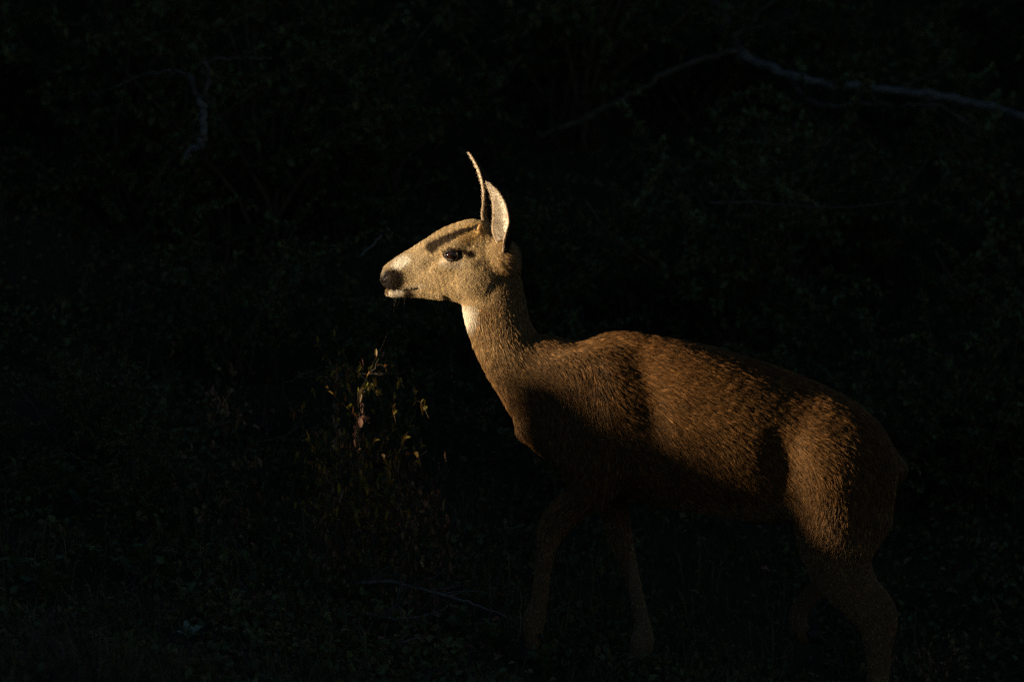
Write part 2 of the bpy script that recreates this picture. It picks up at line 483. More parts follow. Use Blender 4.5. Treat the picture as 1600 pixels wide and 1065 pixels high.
def stick(name, label, pts, r0, r1, mat=m_twig, cat='stick', side=0, group=None):
    P = [W(*p) for p in pts]
    o0 = P[len(P) // 2]
    mb = MB(); limb(mb, [p - o0 for p in P], r0, r1, 6, 5, .0015)
    C = catmull(P, 5) - o0
    for k in range(side):
        i = rs.randint(2, len(C) - 2)
        d = unit(C[i + 1] - C[i]) + np.array([rs.gauss(0, .5), rs.gauss(0, .3), rs.uniform(.1, .8)])
        q = wander(C[i], d, rs.uniform(.04, .12), 4, .2, 0, rs)
        mb.tube(q, np.linspace(r1, .0006, len(q)), 4)
    o = mobj(name, mb.mesh(name), mat, None, o0)
    tag(o, label, cat, group)
    return o
stick('fallen_stick', 'thin grey stick lying level across the shrubs behind the deer\'s back', [(1110, 316, 1.7), (1180, 317, 1.7), (1250, 322, 1.7), (1330, 323, 1.75), (1420, 312, 1.8)], .0042, .002, m_twig)
stick('fallen_stick', 'long arched twig resting on the slope ahead of the deer', [(530, 912, .15), (600, 908, .12), (650, 918, .1), (700, 930, .08), (740, 944, .05), (790, 962, .03)], .0055, .003, m_grey, side=7)
stick('fallen_stick', 'straight pale twig on the ground below an arched twig', [(572, 958, -.1), (610, 966, -.1), (650, 963, -.1), (690, 958, -.08)], .0045, .002, m_grey, side=4)
stick('fallen_stick', 'forked grey twig lying in the dead grass', [(540, 1024, -.3), (575, 1018, -.3), (608, 1004, -.3), (640, 1000, -.3)], .0035, .002, m_grey, side=4)
stick('fallen_stick', 'long crooked twig bent over bare soil', [(370, 905, 0), (392, 925, 0), (405, 942, 0), (392, 955, -.03), (350, 965, -.05)], .0030, .002, m_grey, side=3)
stick('fallen_stick', 'short dark twig standing at an angle beside the pale seedling', [(210, 1012, -.15), (222, 1000, -.15), (234, 987, -.15)], .0025, .0015, m_twig)
stick('curved_twig', 'thin tan curved twig before the deer\'s chest', [(708, 662, .20), (722, 652, .20), (738, 648, .20), (752, 640, .20), (764, 639, .20)], .0016, .0008, m_twig, side=2)
stick('curved_twig', 'reddish twig lying level among the sprigs under the chin', [(562, 583, .085), (580, 584, .085), (600, 585, .085)], .0022, .0015, m_twig, side=2)
stick('fallen_stick', 'thin slanting stick under the deer\'s muzzle', [(562, 400, .9), (580, 385, .9), (596, 368, .9)], .004, .003, m_grey)
stick('dead_twig', 'bare fanning twig on the slope beside the yellow-tipped sprig', [(440, 600, .25), (470, 590, .25), (500, 588, .25), (520, 596, .25)], .0018, .001, m_twig, side=6)
stick('dead_twig', 'pair of bare twigs crossing above dark soil', [(400, 690, .25), (440, 682, .25), (462, 668, .25), (470, 656, .25)], .0020, .001, m_twig, side=5)
stick('dead_twig', 'long bare twig curving down from a shrub', [(15, 590, .5), (45, 625, .48), (70, 660, .45), (90, 685, .4)], .0022, .0012, m_twig, side=5)
stick('dead_twig', 'thin bent dry stem near the leading hoof', [(768, 960, 0), (766, 925, 0), (764, 895, 0)], .0016, .001, m_straw)
stick('dead_twig', 'pair of pale stems standing against the leading foreleg', [(812, 990, -.14), (814, 955, -.14), (815, 925, -.14)], .0018, .001, m_straw)
# dry stalks with seed heads
for k, (px, py0, py1, lean, Y) in enumerate([(185, 520, 420, 16, .7), (225, 525, 432, 34, .72), (265, 500, 440, 22, .8), (385, 520, 482, 10, .45), (432, 560, 517, -8, .35), (300, 480, 425, -14, .9)]):
    mb = MB()
    g0 = on_ground(px, py0); Y = g0[1]
    C = catmull([g0 - np.array([0, 0, .01]), W(px + lean * .12, py0 + (py1 - py0) * .35, Y - .02), W(px + lean * .45, py0 + (py1 - py0) * .72, Y - .05), W(px + lean, py1, Y - .1)], 5)
    o0 = C[0].copy(); C = C - o0
    mb.tube(C, np.linspace(.0022, .0011, len(C)), 5)
    for m in range(9):
        t = C[-1] + (C[-2] - C[-1]) * m * .12
        q = wander(t, (rs.gauss(0, .5), rs.gauss(0, .5), 1), .022, 2, .2, 0, rs)
        mb.tube(q, [.0012, .0022, .0006], 4)
    o = mobj('dry_stalk', mb.mesh('dry_stalk'), m_straw, None, o0)
    tag(o, 'thin dry grass stalk with a small seed head on the slope', 'grass stalk', 'dry stalks on the slope ahead of the deer')

# grass, ground cover and litter: beyond counting
def clear_of_herbs(x, y):
    ok = np.ones(len(x), bool)
    for hx_, hy_, hr_ in HERBS: ok &= (np.abs(x - hx_) > hr_ * .8) | (y - hy_ < -hr_ * 2.2) | (y - hy_ > hr_ * .7)
    return ok
def scatter(n, x0, x1, y0, y1, seed):
    rg = np.random.default_rng(seed)
    y = y0 + (y1 - y0) * rg.random(n) ** 1.3
    half = (1.45 + .11 * (y + 1)) * 1.2
    x = (rg.random(n) * 2 - 1) * half
    return x, y, rg
x, y, rg = scatter(42000, 0, 0, -2.3, 6.5, 51)
den = noise3(np.column_stack([x, y, 0 * x]), 52, .7) + .4 * noise3(np.column_stack([x, y, 0 * x]), 53, .2)
keep = (den > -.25) & clear_of_herbs(x, y)
x, y = x[keep], y[keep]; n = len(x)
z = ground_z(x, y)
L = rg.uniform(.06, .20, n); a = rg.uniform(0, 6.28, n); lean = rg.uniform(.1, 1.1, n)
b0 = np.column_stack([x, y, z - .005])
dv = np.column_stack([np.cos(a) * lean, np.sin(a) * lean, np.ones(n)]); dv = unit(dv)
sd = np.column_stack([-np.sin(a), np.cos(a), np.zeros(n)]) * rg.uniform(.0008, .0022, n)[:, None]
mid = b0 + dv * L[:, None] * .55; tip = mid + unit(dv + np.column_stack([np.cos(a) * .5, np.sin(a) * .5, -.5 * np.ones(n)])) * L[:, None] * .45
V = np.stack([b0 - sd, b0 + sd, mid + sd * .8, mid - sd * .8, tip], 1).reshape(-1, 3)
o_ = (np.arange(n) * 5)[:, None]
F = np.concatenate([o_ + np.array(f)[None] for f in [(0, 1, 2), (0, 2, 3), (3, 2, 4)]])
gr = mobj('grass', mesh_np('grass', V, F, False), m_grass)
tag(gr, 'thin dark grass blades growing over the slope', 'grass', kind='stuff')

x, y, rg = scatter(105000, 0, 0, -2.3, 7.0, 61)
den = noise3(np.column_stack([x, y, 0 * x]), 62, .8) + .5 * noise3(np.column_stack([x, y, 0 * x]), 63, .25)
keep = (den > -.45) & clear_of_herbs(x, y)
x, y, den = x[keep], y[keep], den[keep]; n = len(x)
hgt = np.clip(den + .45, 0, 1.4) * .075
P = np.column_stack([x, y, ground_z(x, y) + hgt * rg.random(n)])
dv = unit(rg.normal(size=(n, 3)) + np.array([0, 0, .4])); nn = unit(rg.normal(size=(n, 3)) * .5 + np.array([0, 0, 1.]))
L = rg.uniform(.012, .030, n)
V, F = leaves(P, dv, nn, L, L * .33)
gc = mobj('ground_cover', mesh_np('ground_cover', V, F, False), m_leaf)
tag(gc, 'small creeping green leaves covering the dark slope', 'ground cover', kind='stuff')
x, y, rg = scatter(14000, 0, 0, -2.3, 4.5, 71); n = len(x)
P = np.column_stack([x, y, ground_z(x, y) + .006 + .012 * rg.random(n)])
dv = unit(rg.normal(size=(n, 3)) * np.array([1, 1, .25])); nn = unit(rg.normal(size=(n, 3)) * .35 + np.array([0, 0, 1.]))
L = rg.uniform(.010, .032, n)
V, F = leaves(P, dv, nn, L, L * .30, .5, .3)
ll = mobj('leaf_litter', mesh_np('leaf_litter', V, F, False), m_dryleaf)
tag(ll, 'dead brown leaves scattered over the soil', 'leaf litter', kind='stuff')
# thin dead stems and twiglets all over the thicket
mb = MB()
rq = random.Random(81)
x, y, rg = scatter(2300, 0, 0, -2.0, 4.0, 82)
z = ground_z(x, y)
for i in range(len(x)):
    up = rq.random() < .55
    d = (rq.gauss(0, .6), rq.gauss(0, .4), 1.0) if up else (rq.gauss(0, 1), rq.gauss(0, .6), rq.uniform(-.02, .25))
    q = wander((x[i], y[i], z[i] + .004), d, rq.uniform(.06, .26), 5, .16, 0, rq)
    q[:, 2] = np.maximum(q[:, 2], ground_z(q[:, 0], q[:, 1], False) + .002)
    mb.tube(q, np.linspace(.0016, .0005, 6) * rq.uniform(.7, 1.6), 3, cap=False)
tw = mobj('twig_litter', mb.mesh('twig_litter'), m_twig)
tag(tw, 'thin dead twigs tangled over the whole slope', 'twigs', kind='stuff')


# ================================================================== THE DEER
VOX = 0.0036
def smooth_table(xs, ys, X, sig):
    y = np.interp(X, xs, ys)
    k = np.exp(-.5 * (np.arange(-3 * sig, 3 * sig + 1) / sig) ** 2); k /= k.sum()
    yp = np.concatenate([np.full(3 * sig, y[0]), y, np.full(3 * sig, y[-1])])
    return np.convolve(yp, k, 'valid')

class Tube:
    """stations: (ax,ay, bx,by, halfwidth, ycentre); a and b are the two edges in photo pixels"""
    def __init__(s, st, inset=.004, n=3, k=.02, cap=1.0, flow=1.0, sag=0.0):
        C = []; H = []; Wd = []
        for ax, ay, bx, by, w, yc in st:
            A = np.array([(ax - 800) * S, yc, (1060 - ay) * S]); B = np.array([(bx - 800) * S, yc, (1060 - by) * S])
            C.append((A + B) / 2); H.append(np.linalg.norm(A - B) / 2 - inset); Wd.append(w - inset)
        s.C = catmull(C, n)
        hw = catmull(np.column_stack([H, Wd, Wd]), n)
        s.h = np.maximum(hw[:, 0], .003); s.w = np.maximum(hw[:, 1], .003)
        s.k = k; s.cap = cap; s.flow = flow; s.sag = sag
    def seg(s, i, P):
        c0, c1 = s.C[i], s.C[i + 1]
        d = c1 - c0; L2 = d @ d
        t = np.clip((P - c0) @ d / L2, 0, 1)
        h = s.h[i] + (s.h[i + 1] - s.h[i]) * t
        w = s.w[i] + (s.w[i + 1] - s.w[i]) * t
        tau = d / math.sqrt(L2)
        a = np.array([-tau[2], 0, tau[0]]); a /= np.linalg.norm(a)
        b = np.cross(tau, a)
        rel = P - (c0 + t[:, None] * d)
        u = rel @ a; v = rel @ b; ax = rel @ tau
        q = np.sqrt((u / h) ** 2 + (v / w) ** 2 + (ax / (s.cap * np.minimum(h, w))) ** 2) + 1e-9
        r = np.sqrt(u * u + v * v + ax * ax)
        dd = np.where(q > .3, r * (1 - 1 / q), -np.minimum(h, w) * (1 - q))
        return dd, t
    def eval(s, P):
        best = np.full(len(P), 9.0); tan = np.zeros((len(P), 3))
        T = np.gradient(s.C, axis=0); T /= np.linalg.norm(T, axis=1)[:, None]
        for i in range(len(s.C) - 1):
            d, t = s.seg(i, P)
            m = d < best
            best[m] = d[m]
            tan[m] = (T[i] + (T[i + 1] - T[i]) * t[:, None])[m]
        return best, tan * s.flow
    def bounds(s):
        r = np.maximum(s.h, s.w)[:, None]
        return (s.C - r).min(0), (s.C + r).max(0)

class Torso:
    def __init__(s, st, inset=.006, k=.03):
        st = np.array(st, float)
        s.X = np.arange(700, 1500, 1.0)
        sg = 9
        px = st[:, 0]
        s.top = (1060 - smooth_table(px, st[:, 1], s.X, sg)) * S - inset
        s.bot = (1060 - smooth_table(px, st[:, 2], s.X, sg)) * S + inset
        s.w = smooth_table(px, st[:, 3], s.X, 12) - inset
        s.lo, s.hi = px[0], px[-1]
        s.k = k
    def eval(s, P):
        x = P[:, 0] / S + 800
        top = np.interp(x, s.X, s.top); bot = np.interp(x, s.X, s.bot); w = np.interp(x, s.X, s.w)
        c = bot + (top - bot) * .46
        z = P[:, 2] - c
        h = np.where(z > 0, top - c, c - bot)
        zn = z / np.maximum(h, .01)
        # egg shaped: narrower above
        front = np.clip((1040 - x) / 160, 0, 1)
        ww = w * (1 - (.10 + .30 * front) * np.clip(zn, 0, 1.2) ** 1.5)
        h = np.maximum(h, .012); ww = np.maximum(ww, .012)
        out = np.maximum(np.maximum(s.lo - x, x - s.hi), 0) * S
        q = ((np.abs(zn)) ** 2.25 + np.abs(P[:, 1] / ww) ** 2.25 + (out / .02) ** 2.25) ** (1 / 2.25) + 1e-9
        r = np.sqrt(z * z + P[:, 1] ** 2 + out ** 2)
        d = np.where(q > .3, r * (1 - 1 / q), -.05)
        d = np.clip(d, -.05, 9)
        # the coat lies back along the trunk and sags down the flanks
        sl = np.full(len(P), -.17)
        side = np.clip(1 - np.abs(zn), 0, 1) ** .5
        low = np.clip(.55 - zn, 0, 1.3)
        tan = np.column_stack([np.ones(len(P)), np.zeros(len(P)), sl - .75 * low * np.clip(side + .3, 0, 1)])
        return d, tan / np.linalg.norm(tan, axis=1)[:, None]
    def bounds(s):
        return (np.array([(s.lo - 800) * S - .02, -.24, s.bot.min() - .02]), np.array([(s.hi - 800) * S + .02, .24, s.top.max() + .02]))

class Ell:
    def __init__(s, px, py, y, rx, ry, rz, rot=0.0, k=.02, sub=False):
        s.c = np.array([(px - 800) * S, y, (1060 - py) * S]); s.r = np.array([rx * S, ry, rz * S])
        s.rot = R(rot); s.k = k; s.sub = sub
    def eval(s, P):
        d = P - s.c
        c, n = math.cos(s.rot), math.sin(s.rot)
        x = d[:, 0] * c + d[:, 2] * n; z = -d[:, 0] * n + d[:, 2] * c
        q = np.sqrt((x / s.r[0]) ** 2 + (d[:, 1] / s.r[1]) ** 2 + (z / s.r[2]) ** 2) + 1e-9
        r = np.sqrt((d ** 2).sum(1))
        return np.where(q > .3, r * (1 - 1 / q), -s.r.min() * (1 - q)), None
    def bounds(s):
        m = s.r.max(); return s.c - m, s.c + m

torso = Torso([(822, 652, 684, .02), (830, 622, 698, .045), (842, 602, 708, .066), (862, 574, 725, .088), (900, 540, 746, .112), (940, 517, 764, .132),
               (975, 514, 778, .146), (1015, 520, 788, .160), (1060, 527, 796, .180), (1110, 539, 804, .187), (1150, 550, 811, .187), (1190, 562, 815, .181), (1225, 574, 814, .170),
               (1280, 596, 800, .166), (1330, 622, 785, .158), (1368, 650, 775, .132), (1392, 685, 765, .090), (1403, 715, 745, .04)])
head = Tube([(603, 444, 601, 424, .015, 0), (607, 452, 609, 414, .0215, 0), (617, 455, 623, 405, .0245, 0), (638, 457, 646, 391, .028, 0),
             (663, 463, 668, 377, .036, 0), (692, 469, 692, 362, .047, 0), (716, 473, 716, 349, .055, 0), (742, 476, 741, 342, .055, 0),
             (768, 466, 764, 350, .050, 0), (792, 440, 784, 372, .043, 0)], inset=.002, k=.012)
chin = Tube([(606, 452, 606, 461, .012, 0), (616, 451, 614, 463, .016, 0), (632, 452, 631, 463, .018, 0), (655, 452, 655, 464, .02, 0), (690, 455, 690, 468, .025, 0)], inset=.001, k=.004)
neck = Tube([(735, 462, 788, 378, .050, 0), (723, 478, 813, 432, .054, 0), (727, 507, 824, 478, .058, 0), (739, 543, 836, 514, .064, 0),
             (757, 582, 860, 546, .074, 0), (781, 627, 905, 552, .086, 0), (807, 664, 950, 565, .098, 0)], inset=.004, n=10, k=.04)
prims = [torso, neck, head, chin]
def leg(st, nup, kup=.075, k=.02):
    """upper part melts into the trunk, lower part is a clean limb"""
    up = Tube(st[:nup + 1], inset=.003, n=3, k=kup); lo = Tube(st[nup - 1:], inset=.003, n=3, k=k)
    prims.extend([up, lo])
leg([(925, 590, 985, 575, .022, -.070), (884, 622, 1000, 615, .036, -.090), (864, 662, 1004, 676, .044, -.102), (873, 707, 985, 732, .046, -.105),
     (893, 747, 948, 774, .042, -.103), (864, 781, 912, 797, .033, -.098), (842, 813, 887, 819, .027, -.094), (838, 846, 871, 847, .023, -.09),
     (834, 888, 862, 885, .0175, -.088), (828, 933, 857, 928, .0175, -.086), (816, 971, 852, 968, .021, -.085), (818, 992, 846, 990, .0195, -.085), (821, 1010, 841, 1008, .018, -.085)], 4)
leg([(925, 590, 985, 575, .022, .070), (884, 622, 1000, 615, .036, .090), (872, 662, 1004, 676, .044, .102), (898, 706, 1000, 732, .046, .105),
     (922, 752, 990, 764, .042, .10), (935, 789, 983, 785, .033, .095), (947, 836, 988, 831, .027, .09), (966, 885, 997, 876, .021, .088),
     (983, 936, 1007, 928, .0175, .086), (992, 984, 1019, 975, .0185, .085), (986, 1012, 1026, 1006, .021, .085), (985, 1032, 1021, 1031, .019, .085), (986, 1052, 1017, 1052, .0175, .085)], 4)
leg([(1250, 650, 1330, 665, .03, -.070), (1240, 690, 1370, 705, .050, -.092), (1240, 735, 1392, 750, .058, -.104), (1238, 792, 1390, 792, .054, -.106),
     (1242, 838, 1366, 840, .045, -.105), (1263, 886, 1362, 884, .036, -.10), (1300, 926, 1379, 924, .028, -.095), (1331, 962, 1403, 955, .024, -.092),
     (1347, 1006, 1394, 1002, .021, -.09), (1352, 1063, 1387, 1063, .0185, -.09), (1350, 1100, 1383, 1100, .019, -.09), (1344, 1126, 1382, 1123, .021, -.09), (1334, 1147, 1364, 1150, .018, -.09)], 4)
leg([(1250, 650, 1330, 665, .03, .070), (1240, 690, 1370, 705, .050, .092), (1240, 735, 1386, 750, .058, .104), (1238, 788, 1372, 790, .052, .105),
     (1254, 832, 1356, 842, .043, .10), (1292, 868, 1352, 886, .032, .095), (1302, 893, 1345, 915, .025, .092), (1285, 905, 1310, 928, .019, .09),
     (1264, 922, 1288, 943, .0175, .09), (1243, 950, 1272, 962, .019, .09), (1236, 976, 1267, 976, .0205, .09), (1243, 1000, 1272, 990, .0185, .09), (1258, 1012, 1276, 1000, .017, .09)], 4)
for sgn in (-1, 1):
    prims.append(Ell(712, 381, sgn * .040, 22, .013, 9, 18, k=.018))          # brow ridge
    prims.append(Ell(700, 415, sgn * .040, 30, .010, 9, 10, k=.012))          # cheek bone
    prims.append(Ell(745, 430, sgn * .040, 30, .016, 32, 0, k=.02))           # jaw muscle
    prims.append(Ell(748, 357, sgn * .034, 6, .008, 8, 20, k=.008))           # pedicle
    prims.append(Ell(785, 394, sgn * .040, 16, .018, 18, 30, k=.03))         # ear base
    prims.append(Ell(1284, 750, sgn * .138, 42, .044, 80, 12, k=.06))         # thigh muscle
    prims.append(Ell(910, 592, sgn * .082, 52, .022, 38, 25, k=.09))          # shoulder blade muscle
    prims.append(Ell(965, 640, sgn * .118, 36, .024, 60, 20, k=.06))          # upper arm
prims.append(Tube([(1358, 682, 1378, 672, .02, 0), (1375, 715, 1392, 712, .018, 0), (1380, 755, 1395, 757, .014, 0), (1381, 785, 1391, 788, .007, 0)], inset=.002, k=.01))  # tail
subs = []
for sgn in (-1, 1):
    subs.append(Ell(674, 409, sgn * .060, 22, .024, 10, 28, k=.020, sub=True))    # hollow before the eye
    subs.append(Ell(739, 397, sgn * .079, 9, .024, 7, 10, k=.016, sub=True))      # temple
    subs.append(Ell(642, 431, sgn * .053, 22, .022, 13, 15, k=.016, sub=True))    # side of the muzzle
    subs.append(Ell(690, 446, sgn * .070, 26, .024, 8, 8, k=.016, sub=True))      # below the cheek
    subs.append(Ell(768, 455, sgn * .083, 9, .028, 34, -25, k=.018, sub=True))    # behind the jaw
    subs.append(Ell(708, 397.5, sgn * .060, 15, .022, 9.5, 8, k=.006, sub=True))
    subs.append(Ell(601.0, 433, sgn * .019, 4.6, .006, 2.0, 20, k=.004, sub=True))
    subs.append(Ell(1222, 745, sgn * .248, 30, .078, 115, 14, k=.07, sub=True))   # hollow of the flank
    subs.append(Ell(1012, 640, sgn * .236, 22, .062, 95, 14, k=.05, sub=True))   # crease behind the shoulder

LO = np.array([-.36, -.235, -.20]); HI = np.array([1.05, .235, 1.215])
dims = np.ceil((HI - LO) / VOX).astype(int) + 1
ax_ = [LO[i] + np.arange(dims[i]) * VOX for i in range(3)]
F = np.full(dims, .2, np.float32)
def window(b0, b1, pad):
    i0 = np.maximum(np.floor((b0 - pad - LO) / VOX).astype(int), 0)
    i1 = np.minimum(np.ceil((b1 + pad - LO) / VOX).astype(int) + 1, dims)
    return i0, i1
def pts_of(i0, i1):
    g = np.meshgrid(ax_[0][i0[0]:i1[0]], ax_[1][i0[1]:i1[1]], ax_[2][i0[2]:i1[2]], indexing='ij')
    return np.stack([a.ravel() for a in g], -1)
for p in prims:
    if isinstance(p, Tube):
        loc = np.full(dims, .2, np.float32) if False else None
        b0, b1 = p.bounds(); i0, i1 = window(b0, b1, max(.045, p.k))
        sh = i1 - i0
        G = np.full(sh, .2, np.float32)
        for i in range(len(p.C) - 1):
            r = max(p.h[i], p.h[i + 1], p.w[i], p.w[i + 1])
            j0, j1 = window(np.minimum(p.C[i], p.C[i + 1]) - r, np.maximum(p.C[i], p.C[i + 1]) + r, max(.04, p.k))
            j0 = np.maximum(j0, i0); j1 = np.minimum(j1, i1)
            if (j1 <= j0).any(): continue
            d, _ = p.seg(i, pts_of(j0, j1))
            sl = tuple(slice(a - c, b - c) for a, b, c in zip(j0, j1, i0))
            G[sl] = np.minimum(G[sl], d.reshape(j1 - j0).astype(np.float32))
    else:
        b0, b1 = p.bounds(); i0, i1 = window(b0, b1, max(.04, p.k))
        d, _ = p.eval(pts_of(i0, i1)); G = d.reshape(i1 - i0).astype(np.float32)
    sl = tuple(slice(a, b) for a, b in zip(i0, i1))
    A = F[sl]; k = p.k
    h = np.maximum(k - np.abs(A - G), 0) / k
    F[sl] = np.minimum(A, G) - h * h * k * .25
for p in subs:
    b0, b1 = p.bounds(); i0, i1 = window(b0, b1, .08)
    d, _ = p.eval(pts_of(i0, i1)); G = -d.reshape(i1 - i0).astype(np.float32)
    sl = tuple(slice(a, b) for a, b in zip(i0, i1))
    A = F[sl]; k = p.k
    h = np.maximum(k - np.abs(A - G), 0) / k
    F[sl] = np.maximum(A, G) + h * h * k * .25

def surface_nets(F):
    neg = F < 0
    nx, ny, nz = F.shape
    cnt = np.zeros((nx - 1, ny - 1, nz - 1), np.uint8)
    offs = [(a, b, c) for a in (0, 1) for b in (0, 1) for c in (0, 1)]
    for a, b, c in offs: cnt += neg[a:nx - 1 + a, b:ny - 1 + b, c:nz - 1 + c]
    act = np.argwhere((cnt > 0) & (cnt < 8))
    idx = np.full(cnt.shape, -1, np.int32)
    idx[act[:, 0], act[:, 1], act[:, 2]] = np.arange(len(act))
    val = {o: F[act[:, 0] + o[0], act[:, 1] + o[1], act[:, 2] + o[2]].astype(float) for o in offs}
    acc = np.zeros((len(act), 3)); n = np.zeros(len(act))
    for o in offs:
        for ax in range(3):
            if o[ax]: continue
            e = list(o); e[ax] = 1; e = tuple(e)
            v0, v1 = val[o], val[e]
            m = (v0 < 0) != (v1 < 0)
            t = v0[m] / (v0[m] - v1[m])
            p = np.tile(np.array(o, float), (m.sum(), 1)); p[:, ax] = t
            acc[m] += p; n[m] += 1
    V = LO + (act + acc / n[:, None]) * VOX
    quads = []
    for ax in range(3):
        s0 = [slice(None)] * 3; s1 = [slice(None)] * 3
        s0[ax] = slice(0, -1); s1[ax] = slice(1, None)
        e = np.argwhere(neg[tuple(s0)] != neg[tuple(s1)])
        u, w = (ax + 1) % 3, (ax + 2) % 3
        ok = (e[:, u] > 0) & (e[:, w] > 0) & (e[:, u] < F.shape[u] - 1) & (e[:, w] < F.shape[w] - 1)
        e = e[ok]
        inside0 = neg[e[:, 0], e[:, 1], e[:, 2]]
        def cell(du, dw):
            c = e.copy(); c[:, u] += du; c[:, w] += dw
            return idx[c[:, 0], c[:, 1], c[:, 2]]
        q = np.stack([cell(-1, -1), cell(0, -1), cell(0, 0), cell(-1, 0)], -1)
        q[~inside0] = q[~inside0][:, ::-1]
        quads.append(q)
    return V, np.vstack(quads)

BV, BQ = surface_nets(F)
del F
# relax the voxel steps
def relax(V, Q, it):
    E = np.vstack([Q[:, [0, 1]], Q[:, [1, 2]], Q[:, [2, 3]], Q[:, [3, 0]]])
    n = np.bincount(E.ravel(), minlength=len(V)).astype(float)
    for w in [.5, -.52] * it:
        acc = np.zeros_like(V)
        for c in range(3):
            acc[:, c] = np.bincount(E[:, 0], V[E[:, 1], c], len(V)) + np.bincount(E[:, 1], V[E[:, 0], c], len(V))
        V = V + w * (acc / n[:, None] - V)
    return V
BV = relax(BV, BQ, 3)
_px = BV[:, 0] / S + 800; _py = 1060 - BV[:, 2] / S
_m = np.clip((_px - 740) / 40, 0, 1) * np.clip((_py - 420) / 40, 0, 1) * np.clip((860 - _py) / 60, 0, 1)
_m = np.maximum(_m, .25 * np.clip((690 - _px) / 20, 0, 1) * np.clip((_px - 612) / 10, 0, 1))
def relax_soft(V, Q, it, m):
    E = np.vstack([Q[:, [0, 1]], Q[:, [1, 2]], Q[:, [2, 3]], Q[:, [3, 0]]])
    n = np.bincount(E.ravel(), minlength=len(V)).astype(float)
    for i in range(it):
        w = .6 if i % 2 == 0 else -.55
        acc = np.column_stack([np.bincount(E[:, 0], V[E[:, 1], c], len(V)) + np.bincount(E[:, 1], V[E[:, 0], c], len(V)) for c in range(3)])
        V = V + (w * m)[:, None] * (acc / n[:, None] - V)
    return V
BV = relax_soft(BV, BQ, 120, _m)
_m2 = np.clip((_px - 790) / 40, 0, 1) * np.clip((_py - 470) / 30, 0, 1) * np.clip((690 - _py) / 60, 0, 1) * np.clip((1010 - _px) / 60, 0, 1)
for _ in range(40): BV = relax_soft(BV, BQ, 1, _m2)
# vertex flow of the coat
wsum = np.zeros(len(BV)); BFLOW = np.zeros((len(BV), 3))
for p in prims:
    d, tan = p.eval(BV)
    if tan is None: continue
    w = np.exp(-np.clip(d, -.02, .3) / .012)
    if p is torso: w = w * 1.4
    BFLOW += w[:, None] * tan; wsum += w
BFLOW /= np.linalg.norm(BFLOW, axis=1)[:, None] + 1e-9

# ---- ears: cupped leaves, two sided
def ear(base, tip, openv, width, bowk, tipw):
    base = np.array(base); tip = np.array(tip)
    nu, nv = 36, 21
    ax = tip - base; L = np.linalg.norm(ax); ax /= L
    O = np.array(openv, float); O -= ax * (O @ ax); O /= np.linalg.norm(O)
    Lt = np.cross(ax, O)
    u = np.linspace(0, 1, nu)[:, None]; v = np.linspace(-1, 1, nv)[None]
    prof = np.interp(u, [0, .1, .25, .45, .65, .8, .92, 1], [.42, .52, .80, 1., .92, .62 + tipw * .2, .30 + tipw * .32, .03 + tipw * .22]) * width
    theta = np.interp(u, [0, .2, .45, .7, 1], [2.5, 2.1, 1.45, 1.1, .75])
    rad = prof / np.sin(np.minimum(theta, math.pi / 2)) * np.interp(u, [0, .3, 1], [.62, .9, 1])
    a = v * theta
    lat = rad * np.sin(a); dep = rad * (1 - np.cos(a))
    bow = bowk * np.sin(u * math.pi) * L / .2 - .012 * u ** 3
    def surf(off):
        P = base + ax * (u * L)[..., None] + Lt * ((rad - off) * np.sin(a))[..., None] + O * (rad - (rad - off) * np.cos(a) - bow - prof * .55 )[..., None]
        return P
    th = .0028 * np.ones_like(rad)
    Po = surf(-th * .5).reshape(-1, 3); Pi = surf(th * .5).reshape(-1, 3)
    i = np.arange(nu - 1)[:, None] * nv; j = np.arange(nv - 1)[None]
    q = np.stack([i + j, i + j + 1, i + nv + j + 1, i + nv + j], -1).reshape(-1, 4)
    n = nu * nv
    V = np.vstack([Po, Pi])
    Q = [q, q[:, ::-1] + n]
    b = np.concatenate([np.arange(nv), nv * np.arange(1, nu) + nv - 1, (nu - 1) * nv + np.arange(nv - 2, -1, -1), nv * np.arange(nu - 2, 0, -1)])
    b2 = np.roll(b, -1)
    Q.append(np.stack([b2, b, b + n, b2 + n], -1))
    Q = np.vstack(Q)
    uu = np.repeat(u.ravel(), nv); vv = np.tile(v.ravel(), nu)
    # check orientation: outer normals should point away from O
    c = V[q[len(q) // 2]]
    nn = np.cross(c[1] - c[0], c[2] - c[0])
    if nn @ O > 0: Q = Q[:, ::-1]
    inner = np.concatenate([np.zeros(n), np.ones(n)])
    flow = np.tile(ax, (2 * n, 1)) + Lt * (np.concatenate([vv, vv]) * .5)[:, None]
    return V, Q, flow, inner, np.concatenate([uu, uu]), np.concatenate([vv, vv])
def D(px, py, y): return np.array([(px - 800) * S, y, (1060 - py) * S])
ears = [ear(D(788, 394, -.050), D(768, 282, -.125), (-.84, -.53, .0), .042, .018, 1.0),
        ear(D(762, 372, .045), D(738, 238, .080), (-.98, -.04, 0), .033, .014, .0)]
nb = len(BV)
isear = np.zeros(nb); inner = np.zeros(nb); earv = np.zeros(nb); earu = np.zeros(nb)
for V, Q, fl, inn, uu, vv in ears:
    BQ = np.vstack([BQ, Q + len(BV)]); BV = np.vstack([BV, V]); BFLOW = np.vstack([BFLOW, fl])
    isear = np.concatenate([isear, np.ones(len(V))]); inner = np.concatenate([inner, inn]); earv = np.concatenate([earv, vv]); earu = np.concatenate([earu, uu])

